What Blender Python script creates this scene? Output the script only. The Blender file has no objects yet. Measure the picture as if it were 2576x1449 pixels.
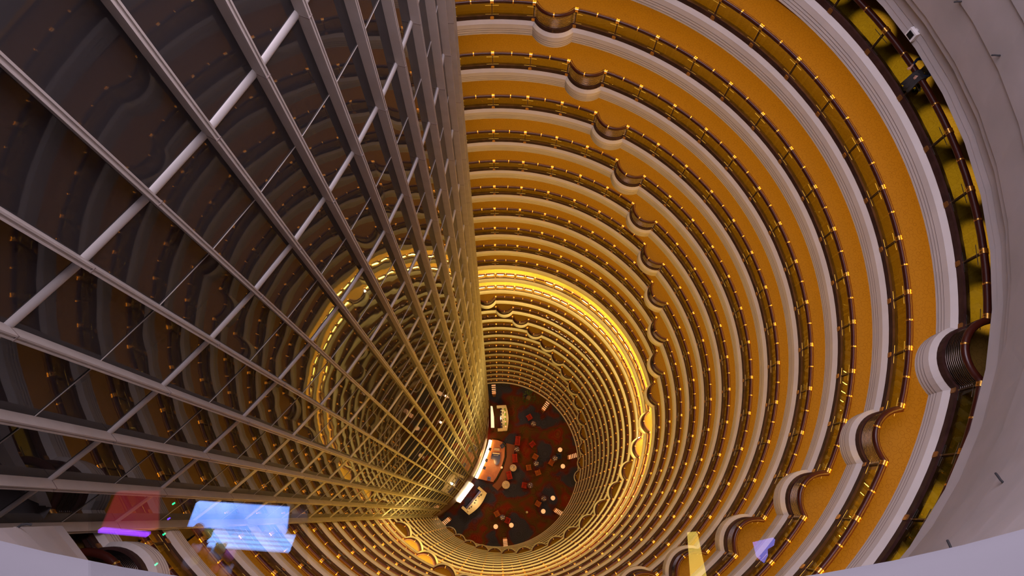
import bpy, bmesh, math, random
from mathutils import Vector, Matrix, Euler
random.seed(7)
PI = math.pi
sc = bpy.context.scene
C = sc.collection
# ------------------------------------------------------------------ measured layout
CAM = Vector((0.13262949, -8.35784772, 16.57581435))
FPX = 1645.76
RIGHT = Vector((0.9996895519, 0.0156109276, 0.0194190284))
DOWN = Vector((0.0210983102, -0.9449686250, -0.3264799521))
FWD = Vector((0.0132537177, 0.3267883057, -0.9450046255))
R = 13.5                 # radius of the handrail circle
H = 3.5395               # storey height
TH0 = math.radians(100.97)
DT = 2 * PI / 44         # one railing module
NLEV = 28
JA, JB = -0.16, 29.28    # where the rings run into the glazed wall
FLOOR = -105.5
WC = Vector((-22.518, 7.403)); WR = 20.5; WDIR = math.atan2(-7.403, 22.518); WHALF = math.radians(34.6); WSTEP = math.radians(3.74); WA0 = math.radians(-33.66)
WS = 4.575

def at(u, v, z):
    d = RIGHT * ((u - 1288) / FPX) + DOWN * ((v - 724.5) / FPX) + FWD
    t = (z - CAM.z) / d.z
    return CAM + d * t
def th(j): return TH0 - j * DT
def pol(r, a): return (r * math.cos(a), r * math.sin(a))

# ------------------------------------------------------------------ materials
def mat(name, col, rough=0.5, metal=0.0, spec=0.5, ior=None, emit=None, estr=0.0):
    m = bpy.data.materials.new(name); m.use_nodes = True
    b = m.node_tree.nodes['Principled BSDF']
    b.inputs['Base Color'].default_value = (*col, 1); b.inputs['Roughness'].default_value = rough
    b.inputs['Metallic'].default_value = metal
    b.inputs['Specular IOR Level'].default_value = spec
    if ior: b.inputs['IOR'].default_value = ior
    if emit: b.inputs['Emission Color'].default_value = (*emit, 1); b.inputs['Emission Strength'].default_value = estr
    return m
def nodes(m): return m.node_tree.nodes, m.node_tree.links, m.node_tree.nodes['Principled BSDF']
def noisy(m, c1, c2, scale=5.0, detail=4.0, coord='Object', lo=0.35, hi=0.65):
    n, l, b = nodes(m)
    tc = n.new('ShaderNodeTexCoord'); t = n.new('ShaderNodeTexNoise'); t.inputs['Scale'].default_value = scale; t.inputs['Detail'].default_value = detail
    r = n.new('ShaderNodeValToRGB'); r.color_ramp.elements[0].color = (*c1, 1); r.color_ramp.elements[1].color = (*c2, 1)
    r.color_ramp.elements[0].position = lo; r.color_ramp.elements[1].position = hi
    l.new(tc.outputs[coord], t.inputs['Vector']); l.new(t.outputs['Fac'], r.inputs['Fac']); l.new(r.outputs['Color'], b.inputs['Base Color'])
    return m
M = {}
M['plaster'] = noisy(mat('plaster', (0.7, 0.64, 0.6), 0.75, spec=0.2), (0.66, 0.61, 0.57), (0.72, 0.67, 0.63), 0.9)
M['cone'] = noisy(mat('cone_panel', (0.5, 0.46, 0.46), 0.7, spec=0.25), (0.4, 0.37, 0.36), (0.46, 0.42, 0.415), 0.7)
M['joint_and_shade'] = mat('joint_and_shade', (0.22, 0.17, 0.15), 0.8)  # mullion joints, and shade lines painted on the balcony fascias
M['kerb'] = noisy(mat('kerb_stone', (0.05, 0.02, 0.016), 0.55, spec=0.15), (0.035, 0.013, 0.01), (0.06, 0.025, 0.02), 3.0)
M['rail'] = mat('rail_wood', (0.05, 0.008, 0.004), 0.33, spec=0.4)
M['gold'] = mat('brass', (1.0, 0.56, 0.14), 0.24, 1.0)
M['bronze'] = mat('dark_bronze', (0.12, 0.075, 0.04), 0.4, 0.8)
M['foot'] = mat('brass_foot', (0.42, 0.2, 0.06), 0.4, 0.8)
M['chrome'] = mat('chrome', (0.34, 0.3, 0.27), 0.35, 1.0)
M['bar'] = mat('bay_steel', (0.13, 0.1, 0.09), 0.2, 1.0)
M['mull'] = noisy(mat('mullion_paint', (0.43, 0.38, 0.34), 0.55), (0.41, 0.36, 0.32), (0.46, 0.41, 0.37), 2.0)
M['white'] = mat('white_paint', (0.75, 0.72, 0.7), 0.45)
M['trans'] = mat('transom_paint', (0.42, 0.39, 0.37), 0.45)
M['basebd'] = mat('dark_baseboard', (0.06, 0.02, 0.015), 0.5)
M['corrwall'] = mat('corridor_wall', (0.5, 0.36, 0.2), 0.7)
M['tube'] = mat('tube_glow', (0.8, 0.7, 0.5), 0.5, emit=(1.0, 0.63, 0.17), estr=170)
M['soffit_fill'] = mat('fill_glow', (0.8, 0.7, 0.5), 0.5, emit=(1.0, 0.55, 0.08), estr=28.0)  # glow of the added soffit strips, standing in for corridor downlights
M['soffit_fill_bright'] = mat('fill_glow_bright', (0.8, 0.7, 0.5), 0.5, emit=(1.0, 0.72, 0.2), estr=150.0)  # stronger glow imitating the bloom round the two tube-lit rings
M['soffit_fill_dim'] = mat('fill_glow_dim', (0.8, 0.7, 0.5), 0.5, emit=(1.0, 0.52, 0.06), estr=13.0)
M['globe'] = mat('globe_glow', (0.5, 0.3, 0.15), 0.4, emit=(1.0, 0.5, 0.2), estr=0.8)
M['sconce'] = mat('sconce_glow', (0.4, 0.25, 0.15), 0.4, emit=(1.0, 0.42, 0.17), estr=0.95)
M['black'] = mat('black_lacquer', (0.012, 0.01, 0.01), 0.2)
M['darkwood'] = mat('dark_wood', (0.1, 0.04, 0.015), 0.4)
M['ivory'] = mat('ivory', (0.85, 0.78, 0.62), 0.4)
M['red'] = noisy(mat('red_velvet', (0.3, 0.015, 0.01), 0.8), (0.25, 0.01, 0.008), (0.38, 0.02, 0.012), 4)
M['orangefab'] = mat('orange_fabric', (0.35, 0.09, 0.02), 0.8)
M['greenglass'] = mat('green_bottle', (0.3, 0.55, 0.05), 0.15)
M['pearl'] = mat('pearl', (0.7, 0.66, 0.6), 0.15)
M['navy'] = mat('navy_cloth', (0.015, 0.03, 0.09), 0.8)
M['denim'] = mat('grey_cloth', (0.03, 0.028, 0.03), 0.8)
M['skin'] = mat('skin', (0.55, 0.3, 0.2), 0.6)
M['hair'] = mat('hair', (0.012, 0.01, 0.01), 0.5)

def carpet_mat():
    m = mat('ring_carpet', (0.5, 0.22, 0.02), 0.95, spec=0.1)
    n, l, b = nodes(m)
    tc = n.new('ShaderNodeTexCoord'); v = n.new('ShaderNodeTexVoronoi'); v.inputs['Scale'].default_value = 5.4; v.inputs['Randomness'].default_value = 0.75
    l.new(tc.outputs['Object'], v.inputs['Vector'])
    r = n.new('ShaderNodeValToRGB'); e = r.color_ramp.elements
    BASE = (0.145, 0.083, 0.016); LINE = (0.1, 0.053, 0.01)
    e[0].position = 0.0; e[0].color = (*BASE, 1)
    e[1].position = 1.0; e[1].color = (*BASE, 1)
    for p, c in ((0.50, BASE), (0.56, LINE), (0.62, BASE)):
        x = e.new(p); x.color = (*c, 1)
    mul = n.new('ShaderNodeMath'); mul.operation = 'MULTIPLY'; mul.inputs[1].default_value = 1.2
    l.new(v.outputs['Distance'], mul.inputs[0]); l.new(mul.outputs[0], r.inputs['Fac']); l.new(r.outputs['Color'], b.inputs['Base Color'])
    return m
M['carpet'] = carpet_mat()

def lobby_carpet():
    m = mat('lobby_carpet', (0.1, 0.03, 0.02), 0.95, spec=0.1)
    n, l, b = nodes(m)
    tc = n.new('ShaderNodeTexCoord')
    big = n.new('ShaderNodeTexNoise'); big.inputs['Scale'].default_value = 0.24; big.inputs['Detail'].default_value = 2.5
    l.new(tc.outputs['Object'], big.inputs['Vector'])
    r = n.new('ShaderNodeValToRGB'); e = r.color_ramp.elements
    e[0].position = 0.3; e[0].color = (0.045, 0.045, 0.10, 1); e[1].position = 0.75; e[1].color = (0.16, 0.05, 0.014, 1)
    for p, c in ((0.43, (0.04, 0.045, 0.10)), (0.49, (0.11, 0.02, 0.02)), (0.56, (0.08, 0.05, 0.016)), (0.66, (0.17, 0.018, 0.012))):
        x = e.new(p); x.color = (*c, 1)
    l.new(big.outputs['Fac'], r.inputs['Fac'])
    vo = n.new('ShaderNodeTexVoronoi'); vo.inputs['Scale'].default_value = 0.5; l.new(tc.outputs['Object'], vo.inputs['Vector'])
    mm = n.new('ShaderNodeMath'); mm.operation = 'MULTIPLY'; mm.inputs[1].default_value = 60.0; l.new(vo.outputs['Distance'], mm.inputs[0])
    si = n.new('ShaderNodeMath'); si.operation = 'SINE'; l.new(mm.outputs[0], si.inputs[0])
    mr = n.new('ShaderNodeMapRange'); mr.inputs[1].default_value = -1; mr.inputs[2].default_value = 1; mr.inputs[3].default_value = 0.85; mr.inputs[4].default_value = 1.12
    l.new(si.outputs[0], mr.inputs[0])
    mx = n.new('ShaderNodeMix'); mx.data_type = 'RGBA'; mx.blend_type = 'MULTIPLY'; mx.inputs[0].default_value = 1
    l.new(r.outputs['Color'], mx.inputs[6]); l.new(mr.outputs[0], mx.inputs[7]); l.new(mx.outputs[2], b.inputs['Base Color'])
    return m
M['lobbycarpet'] = lobby_carpet()

def clear_glass(name, tint, refl):
    m = bpy.data.materials.new(name); m.use_nodes = True; n = m.node_tree.nodes; l = m.node_tree.links
    n.remove(n['Principled BSDF']); out = n['Material Output']
    t = n.new('ShaderNodeBsdfTransparent'); t.inputs[0].default_value = (*tint, 1)
    g = n.new('ShaderNodeBsdfGlossy'); g.inputs['Roughness'].default_value = 0.0; g.inputs[0].default_value = (1, 1, 1, 1)
    fr = n.new('ShaderNodeFresnel'); fr.inputs['IOR'].default_value = 1.5
    mu = n.new('ShaderNodeMath'); mu.operation = 'MULTIPLY'; mu.use_clamp = True; mu.inputs[1].default_value = refl; l.new(fr.outputs[0], mu.inputs[0])
    ge = n.new('ShaderNodeNewGeometry'); bf = n.new('ShaderNodeMath'); bf.operation = 'SUBTRACT'; bf.inputs[0].default_value = 1.0; l.new(ge.outputs['Backfacing'], bf.inputs[1])
    m2 = n.new('ShaderNodeMath'); m2.operation = 'MULTIPLY'; l.new(mu.outputs[0], m2.inputs[0]); l.new(bf.outputs[0], m2.inputs[1]); mu = m2
    mx = n.new('ShaderNodeMixShader'); l.new(mu.outputs[0], mx.inputs[0]); l.new(t.outputs[0], mx.inputs[1]); l.new(g.outputs[0], mx.inputs[2])
    l.new(mx.outputs[0], out.inputs['Surface'])
    return m
M['glass'] = clear_glass('rail_glass', (0.76, 0.78, 0.55), 0.35)
M['pane'] = clear_glass('window_glass', (0.99, 0.99, 0.99), 1.9)

def wall_glass():
    m = mat('dark_curtain_glass', (0.03, 0.027, 0.028), 0.02, spec=0.5, ior=1.42)
    n, l, b = nodes(m)
    tc = n.new('ShaderNodeTexCoord'); t = n.new('ShaderNodeTexNoise'); t.inputs['Scale'].default_value = 0.55; t.inputs['Detail'].default_value = 1.0
    bp = n.new('ShaderNodeBump'); bp.inputs['Strength'].default_value = 0.05; bp.inputs['Distance'].default_value = 0.1
    l.new(tc.outputs['Object'], t.inputs['Vector']); l.new(t.outputs['Fac'], bp.inputs['Height']); l.new(bp.outputs['Normal'], b.inputs['Normal'])
    return m
M['wallglass'] = wall_glass()

# ------------------------------------------------------------------ mesh helpers
class MB:
    def __init__(s): s.v = []; s.f = []
    def add(s, vs, fs):
        o = len(s.v); s.v += [tuple(x) for x in vs]; s.f += [tuple(i + o for i in q) for q in fs]
    def box(s, c, size, rot=None):
        x, y, z = (q / 2 for q in size); vs = [Vector((a * x, b * y, d * z)) for a in (-1, 1) for b in (-1, 1) for d in (-1, 1)]
        if rot is not None: vs = [rot @ q for q in vs]
        c = Vector(c)
        s.add([q + c for q in vs], [(0, 1, 3, 2), (4, 6, 7, 5), (0, 4, 5, 1), (2, 3, 7, 6), (0, 2, 6, 4), (1, 5, 7, 3)])
    def lathe(s, prof, n=16, c=(0, 0, 0), axis=None):
        """prof: list of (radius, height)"""
        c = Vector(c); q = Matrix.Identity(3) if axis is None else Vector((0, 0, 1)).rotation_difference(Vector(axis)).to_matrix()
        vs = []
        for r, z in prof:
            for i in range(n):
                a = 2 * PI * i / n; vs.append(q @ Vector((r * math.cos(a), r * math.sin(a), z)) + c)
        fs = []
        for k in range(len(prof) - 1):
            for i in range(n):
                fs.append((k * n + i, k * n + (i + 1) % n, (k + 1) * n + (i + 1) % n, (k + 1) * n + i))
        fs.append(tuple(range(n - 1, -1, -1))); fs.append(tuple((len(prof) - 1) * n + i for i in range(n)))
        s.add(vs, fs)
    def tube(s, pts, r, n=8):
        pts = [Vector(p) for p in pts]; vs = []
        for i, p in enumerate(pts):
            d = (pts[min(i + 1, len(pts) - 1)] - pts[max(i - 1, 0)]).normalized()
            u = d.cross(Vector((0, 0, 1)))
            u = u.normalized() if u.length > 1e-4 else Vector((1, 0, 0)); w = u.cross(d)
            rr = r[i] if isinstance(r, (list, tuple)) else r
            for k in range(n):
                a = 2 * PI * k / n; vs.append(p + (u * math.cos(a) + w * math.sin(a)) * rr)
        fs = [(i * n + k, i * n + (k + 1) % n, (i + 1) * n + (k + 1) % n, (i + 1) * n + k) for i in range(len(pts) - 1) for k in range(n)]
        fs.append(tuple(range(n - 1, -1, -1))); fs.append(tuple((len(pts) - 1) * n + k for k in range(n)))
        s.add(vs, fs)
    def prism(s, poly, z0, z1):
        n = len(poly); vs = [(x, y, z0) for x, y in poly] + [(x, y, z1) for x, y in poly]
        fs = [(i, (i + 1) % n, n + (i + 1) % n, n + i) for i in range(n)] + [tuple(range(n - 1, -1, -1)), tuple(range(n, 2 * n))]
        s.add(vs, fs)
    def sphere(s, c, r, n=14, m=8, sz=1.0):
        prof = [(max(1e-4, r * math.sin(PI * i / m)), -r * sz * math.cos(PI * i / m)) for i in range(m + 1)]
        s.lathe(prof, n, c)
    def mesh(s, name, m, smooth=False, wn=False):
        me = bpy.data.meshes.new(name); me.from_pydata(s.v, [], s.f); me.update()
        bm = bmesh.new(); bm.from_mesh(me); bmesh.ops.recalc_face_normals(bm, faces=bm.faces); bm.to_mesh(me); bm.free()
        for q in (m if isinstance(m, (list, tuple)) else [m]): me.materials.append(q)
        if smooth:
            me.polygons.foreach_set('use_smooth', [True] * len(me.polygons))
            me.set_sharp_from_angle(angle=math.radians(40))
        return me

def link(name, me, parent=None, rz=0.0, loc=(0, 0, 0)):
    o = bpy.data.objects.new(name, me); C.objects.link(o); o.location = loc; o.rotation_euler = (0, 0, rz)
    if parent is not None: o.parent = parent
    return o
def build(name, mb, m, parent=None, smooth=False, loc=(0, 0, 0), rz=0.0): return link(name, mb.mesh(name, m, smooth), parent, rz, loc)
def tag(o, label, cat, group=None, kind=None):
    if label: o['label'] = label
    if cat: o['category'] = cat
    if group: o['group'] = group
    if kind: o['kind'] = kind
    return o
def thing(name, label, cat, loc=(0, 0, 0), rz=0.0, group=None):
    return tag(link(name, None, None, rz, loc), label, cat, group)
def struct(name, mb, m, smooth=False, label=None):
    o = build(name, mb, m, None, smooth); o['kind'] = 'structure'
    if label: o['label'] = label
    return o

# ------------------------------------------------------------------ balcony rings
def bays(k): return [j for j in (k - 28, k - 14, k, k + 14, k + 28) if 0 <= j <= 28]
def bay_pts(j):
    a0, a1 = th(j), th(j + 1)
    p0 = Vector(pol(R, a0)); p1 = Vector(pol(R, a1)); t = (p1 - p0); L = t.length; t /= L
    n = -((p0 + p1) / 2).normalized()
    e = 0.1; Lc = L - 2 * e; sag = 0.5; rr = (Lc * Lc / 4 + sag * sag) / (2 * sag); ha = math.asin(Lc / 2 / rr)
    mid = (p0 + p1) / 2 + n * (sag - rr)
    out = [p0, p0 + t * e * 0.5]
    for i in range(15):
        q = -ha + 2 * ha * i / 14; out.append(mid + t * (rr * math.sin(q)) + n * (rr * math.cos(q)))
    out += [p1 - t * e * 0.5]
    return out
def ring_path(k):
    B = bays(k); pts = [Vector(pol(R, th(JA)))]
    for j in range(0, 29):
        if j in B: pts += bay_pts(j)
        else: pts += [Vector(pol(R, th(j + i / 4))) for i in range(4)]
    pts += [Vector(pol(R, th(29))), Vector(pol(R, th(JB)))]
    return pts
def offset(pts, d):
    """positive d = outward (away from the shaft)"""
    out = []; n = len(pts)
    def nor(a, b):
        t = (b - a); return Vector((-t.y, t.x)).normalized()
    for i, p in enumerate(pts):
        n1 = nor(pts[i - 1], p) if i else None; n2 = nor(p, pts[i + 1]) if i < n - 1 else None
        if n1 is None: m = n2; s = 1
        elif n2 is None: m = n1; s = 1
        else:
            m = (n1 + n2).normalized(); s = min(1.5, 1 / max(0.3, m.dot(n1)))
        if m.dot(p) < 0 and abs(m.dot(p.normalized())) > 0.3 and False: m = -m
        out.append(p + m * d * s)
    return out
def sweep(mb, pts, prof, closed=False):
    """prof: list of (d, z)"""
    rows = [[(q.x, q.y, z) for q in offset(pts, d)] for d, z in prof]
    n = len(pts); vs = [v for r in rows for v in r]; m = len(rows); fs = []
    for a in range(m if closed else m - 1):
        b = (a + 1) % m
        for i in range(n - 1): fs.append((a * n + i, a * n + i + 1, b * n + i + 1, b * n + i))
    if closed: fs += [tuple(a * n for a in range(m)), tuple(a * n + n - 1 for a in range(m - 1, -1, -1))]
    mb.add(vs, fs)
def circ(r, n=12, dz=0.0): return [(r * math.cos(2 * PI * i / n), dz + r * math.sin(2 * PI * i / n)) for i in range(n)]

# shared module pieces, modelled at angle 0 on the handrail circle
def piece_collar():
    b = MB()
    b.lathe([(0.102, -0.085), (0.116, -0.075), (0.116, -0.02), (0.106, -0.012), (0.106, 0.012), (0.116, 0.02), (0.116, 0.075), (0.102, 0.085)], 14, (R, 0, 0), (0, 1, 0)); return b.mesh('collar', M['gold'], True)
def piece_band():
    b = MB(); b.lathe([(0.102, -0.03), (0.11, -0.022), (0.11, 0.022), (0.102, 0.03)], 14, (R, 0, 0), (0, 1, 0)); return b.mesh('rail_band', M['gold'], True)
def piece_post():
    b = MB(); b.box((R, 0, -0.5), (0.06, 0.045, 0.96)); b.box((R + 0.03, 0, -0.5), (0.02, 0.075, 0.9)); return b.mesh('post', M['bronze'])
def piece_foot():
    b = MB(); b.box((R - 0.085, 0, -0.965), (0.03, 0.17, 0.17)); b.box((R - 0.05, 0, -0.87), (0.12, 0.13, 0.03)); b.lathe([(0.035, 0), (0.03, 0.04)], 10, (R - 0.02, 0, -0.86)); return b.mesh('post_foot', M['foot'], True)
def piece_clamp():
    b = MB()
    b.box((R - 0.03, 0, 0), (0.016, 0.62, 0.014))
    return b.mesh('glass_clamp', M['chrome'])
def piece_panel():
    b = MB(); a0, a1 = 0.055 / R, DT - 0.055 / R; n = 4; vs = []
    for i in range(n + 1):
        a = -(a0 + (a1 - a0) * i / n)
        for r, z in ((R - 0.008, -0.14), (R + 0.008, -0.14), (R + 0.008, -0.825), (R - 0.008, -0.825)): vs.append((*pol(r, a), z))
    fs = [(i * 4 + q, i * 4 + (q + 1) % 4, i * 4 + 4 + (q + 1) % 4, i * 4 + 4 + q) for i in range(n) for q in range(4)] + [(0, 1, 2, 3), (n * 4 + 3, n * 4 + 2, n * 4 + 1, n * 4)]
    b.add(vs, fs); return b.mesh('glass_panel', M['glass'])
ME = dict(collar=piece_collar(), band=piece_band(), post=piece_post(), foot=piece_foot(), clamp=piece_clamp(), panel=piece_panel())
def piece_bars():
    b = MB(); base = bay_pts(0) + [Vector(pol(R, th(1)))]; rot = Matrix.Rotation(-th(0), 2)
    base = [rot @ p for p in base]
    for i in range(9):
        z = -0.19 - 0.076 * i; b.tube([(p.x, p.y, z) for p in base], 0.016, 10)
    return b.mesh('bay_bars', M['bar'], True)
ME['bars'] = piece_bars()
def bay_mid(j):
    p = bay_pts(j); q = p[9]; return q

ORD = ['topmost', 'second', 'third', 'fourth', 'fifth', 'sixth', 'seventh', 'eighth', 'ninth', 'tenth', 'eleventh', 'twelfth', 'thirteenth', 'fourteenth', 'fifteenth', 'sixteenth', 'seventeenth', 'eighteenth', 'nineteenth', 'twentieth', 'twenty-first', 'twenty-second', 'twenty-third', 'twenty-fourth', 'fifth from the lobby', 'fourth from the lobby', 'third from the lobby', 'lowest']
def label_for(k):
    if k == 0: return 'topmost white balcony ring with yellow spots of light behind its glass, under grey panels'
    if k == 12: return 'upper of the two brightly tube-lit balcony rings, glowing yellow below the rail'
    if k == 13: return 'lower of the two brightly tube-lit balcony rings, glowing yellow below the rail'
    if k == 27: return 'lowest balcony ring, nearest above the dark lobby floor'
    if k < 12: return ORD[k] + ' white balcony ring counted down from the top, dark handrail with brass collars'
    if k < 24: return '%s balcony ring below the two tube-lit rings, small brass collars on its rail' % ORD[k - 13].replace('topmost', 'next').replace('second', 'second') if k > 14 else 'balcony ring directly below the two tube-lit rings, small brass collars on its rail'
    return '%s, thin far balcony ring low in the shaft' % ('balcony ring ' + ORD[k])
fill_angles = None
for k in range(NLEV):
    z = -k * H
    o = thing('balcony', label_for(k), 'balcony', (0, 0, z), 0, 'balcony rings round the atrium')
    P = ring_path(k); B = bays(k)
    b = MB()
    f = [(-0.07, -1.06), (-0.19, -1.25), (-0.18, -1.265), (-0.18, -1.54), (-0.172, -1.545), (-0.172, -1.68), (-0.164, -1.685), (-0.164, -1.83), (-0.156, -1.835), (-0.15, -1.96), (0.2, -1.98)]
    sweep(b, P, f)
    # soffit out to the corridor wall
    q = offset(P, 0.2); n = len(q); b.add([(p.x, p.y, -1.98) for p in q] + [(*((p.normalized()) * 16.0), -1.98) for p in q], [(i, i + 1, n + i + 1, n + i) for i in range(n - 1)])
    build('slab_edge', b, M['plaster'], o)
    if k < 14:
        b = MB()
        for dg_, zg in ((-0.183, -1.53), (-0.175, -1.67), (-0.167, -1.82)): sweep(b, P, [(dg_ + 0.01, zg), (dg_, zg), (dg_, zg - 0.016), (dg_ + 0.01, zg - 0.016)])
        build('painted_groove_shade', b, M['joint_and_shade'], o)  # proud dark strips painting the shade of the fascia grooves
    b = MB(); sweep(b, P, [(-0.08, -0.83), (-0.08, -1.06), (0.1, -1.06), (0.1, -0.83)], True); build('kerb', b, M['kerb'], o)
    b = MB(); q = offset(P, 0.1); b.add([(p.x, p.y, -1.04) for p in q] + [(*((p.normalized()) * 16.0), -1.04) for p in q], [(i, i + 1, n + i + 1, n + i) for i in range(n - 1)])
    build('carpet', b, M['carpet'], o)
    b = MB(); sweep(b, P, circ(0.1), True); hr = build('handrail', b, M['rail'], o, True)
    b = MB(); a0, a1 = th(JA), th(JB); ns = 72; rows = []
    for r in (14.7, 15.0):
        rows += [(*pol(r, a0 + (a1 - a0) * i / ns), -1.995) for i in range(ns + 1)]
    b.add(rows, [(i, i + 1, ns + 1 + i + 1, ns + 1 + i) for i in range(ns)]); cl = build('added_soffit_glow', b, M['soffit_fill_bright'] if k in (11, 12) else M['soffit_fill'] if k < 14 else M['soffit_fill_dim'], o); cl['label'] = 'unseen warm strip added under the soffit'  # hidden glowing strip, added to light the corridor carpet
    for j in range(0, 30):
        a = th(j)
        link('collar', ME['collar'], hr, a)
        po = link('post', ME['post'], o, a); link('post_foot', ME['foot'], po)
        if k < 12:
            for zc in (-0.235, -0.8): link('glass_clamp', ME['clamp'], po, 0, (0, 0, zc))
        if j < 29:
            if j in B:
                link('bay_bars', ME['bars'], o, a)
                bm_ = bay_mid(j); ang = th(j + 0.5); rr = bm_.length
                link('rail_band', ME['band'], hr, ang, (*pol(rr - R, ang), 0))
            else:
                link('glass_panel', ME['panel'], o, a)
                link('rail_band', ME['band'], hr, th(j + 0.5))

# light tubes on the two lit rings
def tube_mesh():
    b = MB(); b.lathe([(0.03, -0.32), (0.05, -0.3), (0.05, 0.3), (0.03, 0.32)], 10, (R + 0.07, 0, 0), (0, 1, 0)); return b.mesh('light_tube', M['tube'], True)
TM = tube_mesh()
for k in (12, 13):
    for j in range(29):
        if j in bays(k): continue
        for h in (0.25, 0.75):
            if k == 12 and (j, h) in ((3, 0.25), (4, 0.75), (5, 0.25)): continue
            o = link('light_tube', TM, None, th(j + h), (0, 0, -k * H - 0.45))
            tag(o, 'warm white light tube behind the glass of the %s tube-lit balcony ring' % ('upper' if k == 12 else 'lower'), 'light', 'light tubes on the %s lit ring' % ('upper' if k == 12 else 'lower'))

# ------------------------------------------------------------------ corridor wall behind the rings
b = MB(); ns = 96; a0, a1 = th(-1.2), th(30.4)
def cyl(mb, r0, z0, r1, z1, ns=96, a0=a0, a1=a1):
    mb.add([(*pol(r0, a0 + (a1 - a0) * i / ns), z0) for i in range(ns + 1)] + [(*pol(r1, a0 + (a1 - a0) * i / ns), z1) for i in range(ns + 1)], [(i, i + 1, ns + 2 + i, ns + 1 + i) for i in range(ns)])
cyl(b, 16.0, -27 * H - 1.98, 16.0, 3.2); struct('wall_outer', b, M['corrwall'], True)
for k in range(NLEV):
    b = MB(); cyl(b, 15.97, -k * H - 1.04, 15.97, -k * H - 0.86, 72); cyl(b, 15.97, -k * H - 0.86, 16.0, -k * H - 0.86, 72)
    o = struct('baseboard_%d' % (k + 1), b, M['basebd'])

# ------------------------------------------------------------------ glazed wall on the left
def wpt(ang, d=0.0):
    a = WDIR + ang; return Vector((WC.x + (WR + d) * math.cos(a), WC.y + (WR + d) * math.sin(a)))
NP = 18; nodes_a = [WA0 + WSTEP * i for i in range(NP + 1)]
ZT = CAM.z + WS; ZB = CAM.z - 23 * WS
b = MB()
for i in range(NP):
    p, q = wpt(nodes_a[i]), wpt(nodes_a[i + 1])
    for n_ in range(-1, 23):
        z1, z0 = CAM.z - n_ * WS, CAM.z - (n_ + 1) * WS
        b.add([(p.x, p.y, z0), (q.x, q.y, z0), (q.x, q.y, z1), (p.x, p.y, z1)], [(0, 1, 2, 3)])
# returns behind the two ends
for ang, s in ((nodes_a[0], -1), (nodes_a[-1], 1)):
    p = wpt(ang); q = p + Vector((-math.sin(WDIR + ang), math.cos(WDIR + ang))) * s * 2.5
    b.add([(p.x, p.y, ZB), (q.x, q.y, ZB), (q.x, q.y, ZT), (p.x, p.y, ZT)], [(0, 1, 2, 3)])
wall = struct('wall_left', b, M['wallglass'])
fin = MB()
D, Wd = 0.23, 0.1
fin.box((D / 2, 0, (ZT + ZB) / 2), (D, Wd, ZT - ZB)); fin.box((D + 0.012, Wd * 0.33, (ZT + ZB) / 2), (0.024, Wd * 0.3, ZT - ZB)); fin.box((D + 0.012, -Wd * 0.33, (ZT + ZB) / 2), (0.024, Wd * 0.3, ZT - ZB))
FIN = fin.mesh('mullion', M['mull'])
jn = MB()
for n_ in range(0, 23): jn.box((D / 2 + 0.005, 0, CAM.z - n_ * WS), (D + 0.045, Wd + 0.008, 0.022))
JN = jn.mesh('joint_lines', M['joint_and_shade'])
for i, a in enumerate(nodes_a):
    p = wpt(a); mo = link('mullion', FIN, wall, WDIR + a, (p.x, p.y, 0)); link('joint_lines', JN, mo)
for n_ in range(0, 24):
    z = CAM.z - n_ * WS; b = MB()
    for i in range(NP):
        p, q = wpt(nodes_a[i], 0.0), wpt(nodes_a[i + 1], 0.0); dirn = (q - p).normalized(); no = Vector((dirn.y, -dirn.x))
        if no.dot(p - WC) < 0: no = -no
        vs = []
        m_ = 7
        for e in (p + dirn * 0.05, q - dirn * 0.05):
            for t in range(m_):
                an = -PI / 2 + PI * t / (m_ - 1); vs.append((e.x + no.x * 0.055 * math.cos(an), e.y + no.y * 0.055 * math.cos(an), z + 0.095 * math.sin(an)))
        b.add(vs, [(t, t + 1, m_ + t + 1, m_ + t) for t in range(m_ - 1)])
    build('transom', b, M['trans'], wall, True)
for n_ in range(2, 23):
    z = CAM.z - (n_ + 0.5) * WS; b = MB()
    for i in range(NP):
        p, q = wpt(nodes_a[i], 0.012), wpt(nodes_a[i + 1], 0.012); d = (q - p)
        b.box(((p.x + q.x) / 2, (p.y + q.y) / 2, z), (d.length - 0.1, 0.014, 0.014), Matrix.Rotation(math.atan2(d.y, d.x), 3, 'Z'))
    build('glazing_bar', b, M['mull'], wall)
# bronze wall below the glass
b = MB(); n = 40
for (d0, z0, d1, z1) in ((0.3, ZB, 0.3, ZB - 0.5), (0.0, ZB, 0.3, ZB), (0.3, ZB - 0.5, 0.0, ZB - 0.5), (0.0, ZB - 0.5, 0.0, FLOOR)):
    A_ = [wpt(-WHALF + 2 * WHALF * i / n, d0) for i in range(n + 1)]; B_ = [wpt(-WHALF + 2 * WHALF * i / n, d1) for i in range(n + 1)]
    b.add([(p.x, p.y, z0) for p in A_] + [(p.x, p.y, z1) for p in B_], [(i, i + 1, n + 2 + i, n + 1 + i) for i in range(n)])
struct('wall_lobby_left', b, mat('bronze_wall', (0.16, 0.09, 0.025), 0.45, 0.4))

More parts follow.
